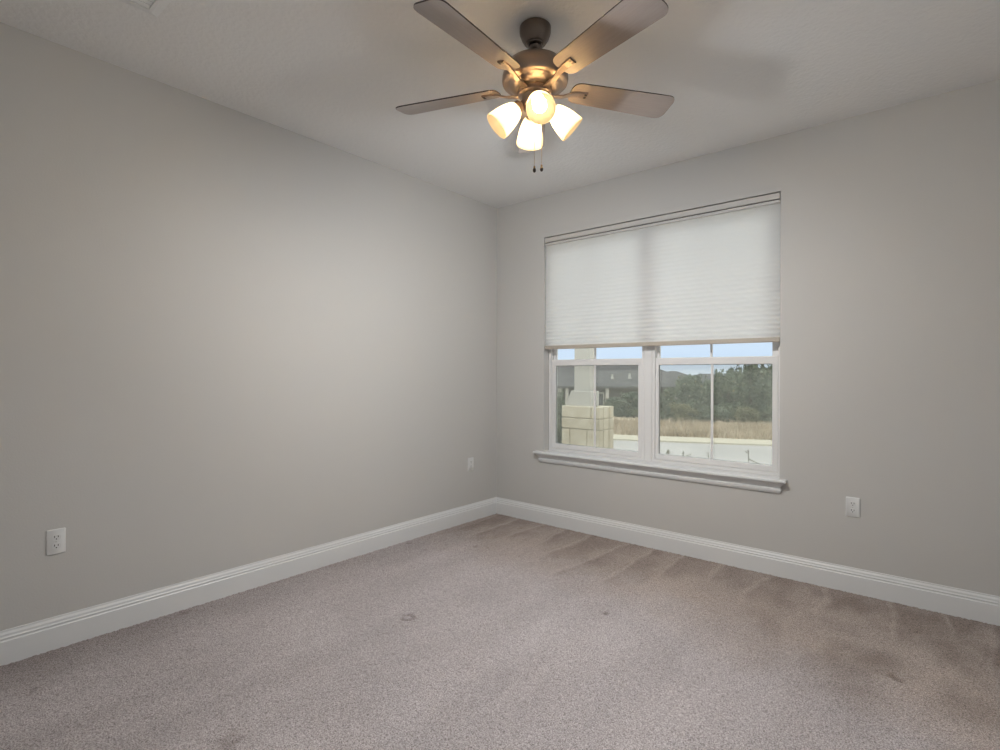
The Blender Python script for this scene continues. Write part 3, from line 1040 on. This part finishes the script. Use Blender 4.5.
def trunk_mesh(seed):
    r = random.Random(seed)
    bm = bmesh.new()
    tube(bm, [(0, 0, -0.02), (0.01, 0.0, 0.25), (-0.015, 0.01, 0.55), (0.0, 0.0, 0.8)], [0.035, 0.028, 0.02, 0.008], 8)
    for k in range(6):
        a = 1.05 * k + r.uniform(-0.3, 0.3); z = 0.12 + 0.08 * k
        tube(bm, [(0, 0, z), (0.16 * math.cos(a), 0.16 * math.sin(a), z + 0.16), (0.30 * math.cos(a), 0.30 * math.sin(a), z + 0.26)], [0.018, 0.012, 0.005], 6)
    me = bpy.data.meshes.new('trunk'); bm.to_mesh(me); bm.free(); me.materials.append(M_bark)
    return me


CROWNS = [crown_mesh('foliage', 100 + i, 46, 110, LEAF_MATS[[0, 1, 0, 1, 2][i]]) for i in range(5)]
TRUNKS = [trunk_mesh(i) for i in range(2)]


def tree(name, label, cat, px, depth, y_top, width, var, group, base=None):
    p = at(px, depth)
    z0 = field_z(p) if base is None else base
    h = hz(y_top, depth) - z0
    t = empty(name, label, cat, (p.x, p.y, z0), group, rz=RNG.uniform(0, 6.28))
    t.scale = (width, width, h / 1.02)
    f = bpy.data.objects.new('foliage', CROWNS[var]); COL.objects.link(f); f.parent = t
    k = bpy.data.objects.new('trunk', TRUNKS[var % 2]); COL.objects.link(k); k.parent = t
    return t


G1 = 'scrub trees beyond the field'
SCRUB = 'grey green scrub tree in the hedge row behind the right window'
for (px, dpt, yt, wd, var, lab) in (
        (689, 24.0, 376, 1.5, 1, 'slim dark scrub tree standing before the house roof'),
        (728, 24.2, 372, 1.6, 0, 'broad scrub tree just right of the right window muntin'),
        (770, 23.8, 368, 1.6, 1, 'tall scrub tree at the right edge of the right window'),
        (707, 26.4, 381, 1.7, 3, 'low scrub tree directly behind the right window muntin'),
        (750, 26.4, 364, 1.8, 0, 'tallest scrub tree with pointed leaders near the middle of the right pane'),
        (674, 28.6, 389, 1.7, 0, 'low scrub tree below the house eave at the left of the right window'),
        (720, 28.6, 377, 1.9, 1, 'scrub tree peeping out behind and right of the muntin'),
        (760, 28.6, 370, 1.9, 3, 'scrub tree filling the dip in the crest beside the tallest one'),
        (698, 30.8, 383, 1.9, 1, 'rear scrub tree filling the gap left of the right window muntin'),
        (739, 30.8, 369, 1.9, 3, 'rear scrub tree at the left foot of the tree line crest'),
        (781, 30.8, 365, 1.9, 0, 'rear scrub tree cut off by the right window frame')):
    tree('scrub_tree', lab, 'tree', px, dpt, yt, wd, var, G1)
for i, px in enumerate((813, 850, 889, 930, 972, 1015)):         # the row goes on past the window frame
    tree('scrub_tree', 'scrub tree farther along the hedge row, hidden past the right window frame', 'tree', px, 25.5 + 2.2 * (i % 3), 367 + (i * 5) % 8, 1.8, (0, 3, 1)[i % 3], G1)
G2 = 'low bushes at the field edge'
for (px, dpt, yt, wd, var, lab) in (
        (657, 21.5, 393, 0.9, 0, 'dark rounded bush at the left edge of the right window'),
        (634, 31, 393, 2.0, 1, 'grey green bush in front of the house, left window'),
        (618, 33.5, 398, 1.8, 3, 'smaller bush before the house wall, beside the stone pier'),
        (682, 21.6, 404, 1.2, 4, 'low yellowish bush fronting the slim dark tree'),
        (714, 21.6, 406, 1.15, 3, 'low green bush behind the foot of the right window muntin'),
        (747, 21.8, 407, 1.0, 4, 'low yellowish bush below the tallest tree'),
        (784, 21.2, 406, 1.0, 3, 'low green bush at the right edge of the window')):
    tree('bush', lab, 'bush', px, dpt, yt, wd, var, G2)

tree('bush', 'green bush between the stone pier and the left frame', 'bush', 556.5, 8.4, 393, 0.42, 2, G2, base=GZ - 0.03)

# ---- weeds just outside the window
M_weed = mat('dry_weed', (0.20, 0.19, 0.14), 0.9)


def weed(label, px, depth, y_top, heads, lean=0.0, fork=False):
    p = at(px, depth, GZ - 0.02)
    h = hz(y_top, depth) - p.z
    w = empty('weed', label, 'weed', p, 'weeds outside the window')
    bm = bmesh.new()
    tube(bm, [(0, 0, 0), (0.01, 0.005, h * 0.5), (LAT.x * lean, LAT.y * lean, h)], [0.007, 0.006, 0.004], 7)
    if fork:
        q = LAT * 0.16
        tube(bm, [(0.005, 0, h - 0.10), (q.x * 0.5, q.y * 0.5, h - 0.14), (q.x, q.y, h - 0.17)], [0.006, 0.006, 0.005], 7)
    obj('stem', bm, M_weed, w)
    r = random.Random(int(px))
    bm = bmesh.new()
    for k in range(heads):
        c_ = Vector((LAT.x * lean, LAT.y * lean, h)) + Vector((r.uniform(-0.025, 0.025), r.uniform(-0.025, 0.025), r.uniform(-0.05, 0.01)))
        u = Vector((r.uniform(-1, 1), r.uniform(-1, 1), r.uniform(0, 1))).normalized(); s_ = u.orthogonal().normalized()
        v = [bm.verts.new(q_) for q_ in (c_ - u * 0.018, c_ + s_ * 0.007, c_ + u * 0.018, c_ - s_ * 0.007)]
        bm.faces.new(v)
    obj('seed_head', bm, M_weed, w)


weed('low bushy weed tip at the bottom left corner of the right window', 668.5, 7.0, 451, 26)
weed('small upright weed tip, left one of a close pair, right window', 684, 7.0, 452.5, 9)
weed('small upright weed tip, right one of a close pair, right window', 688.5, 7.0, 454, 9)
weed('thin weed tip beside the foot of the right window muntin', 708.5, 7.0, 452.5, 5)
weed('forked bare stalk outside the lower right pane', 748.5, 6.4, 450, 4, fork=True)
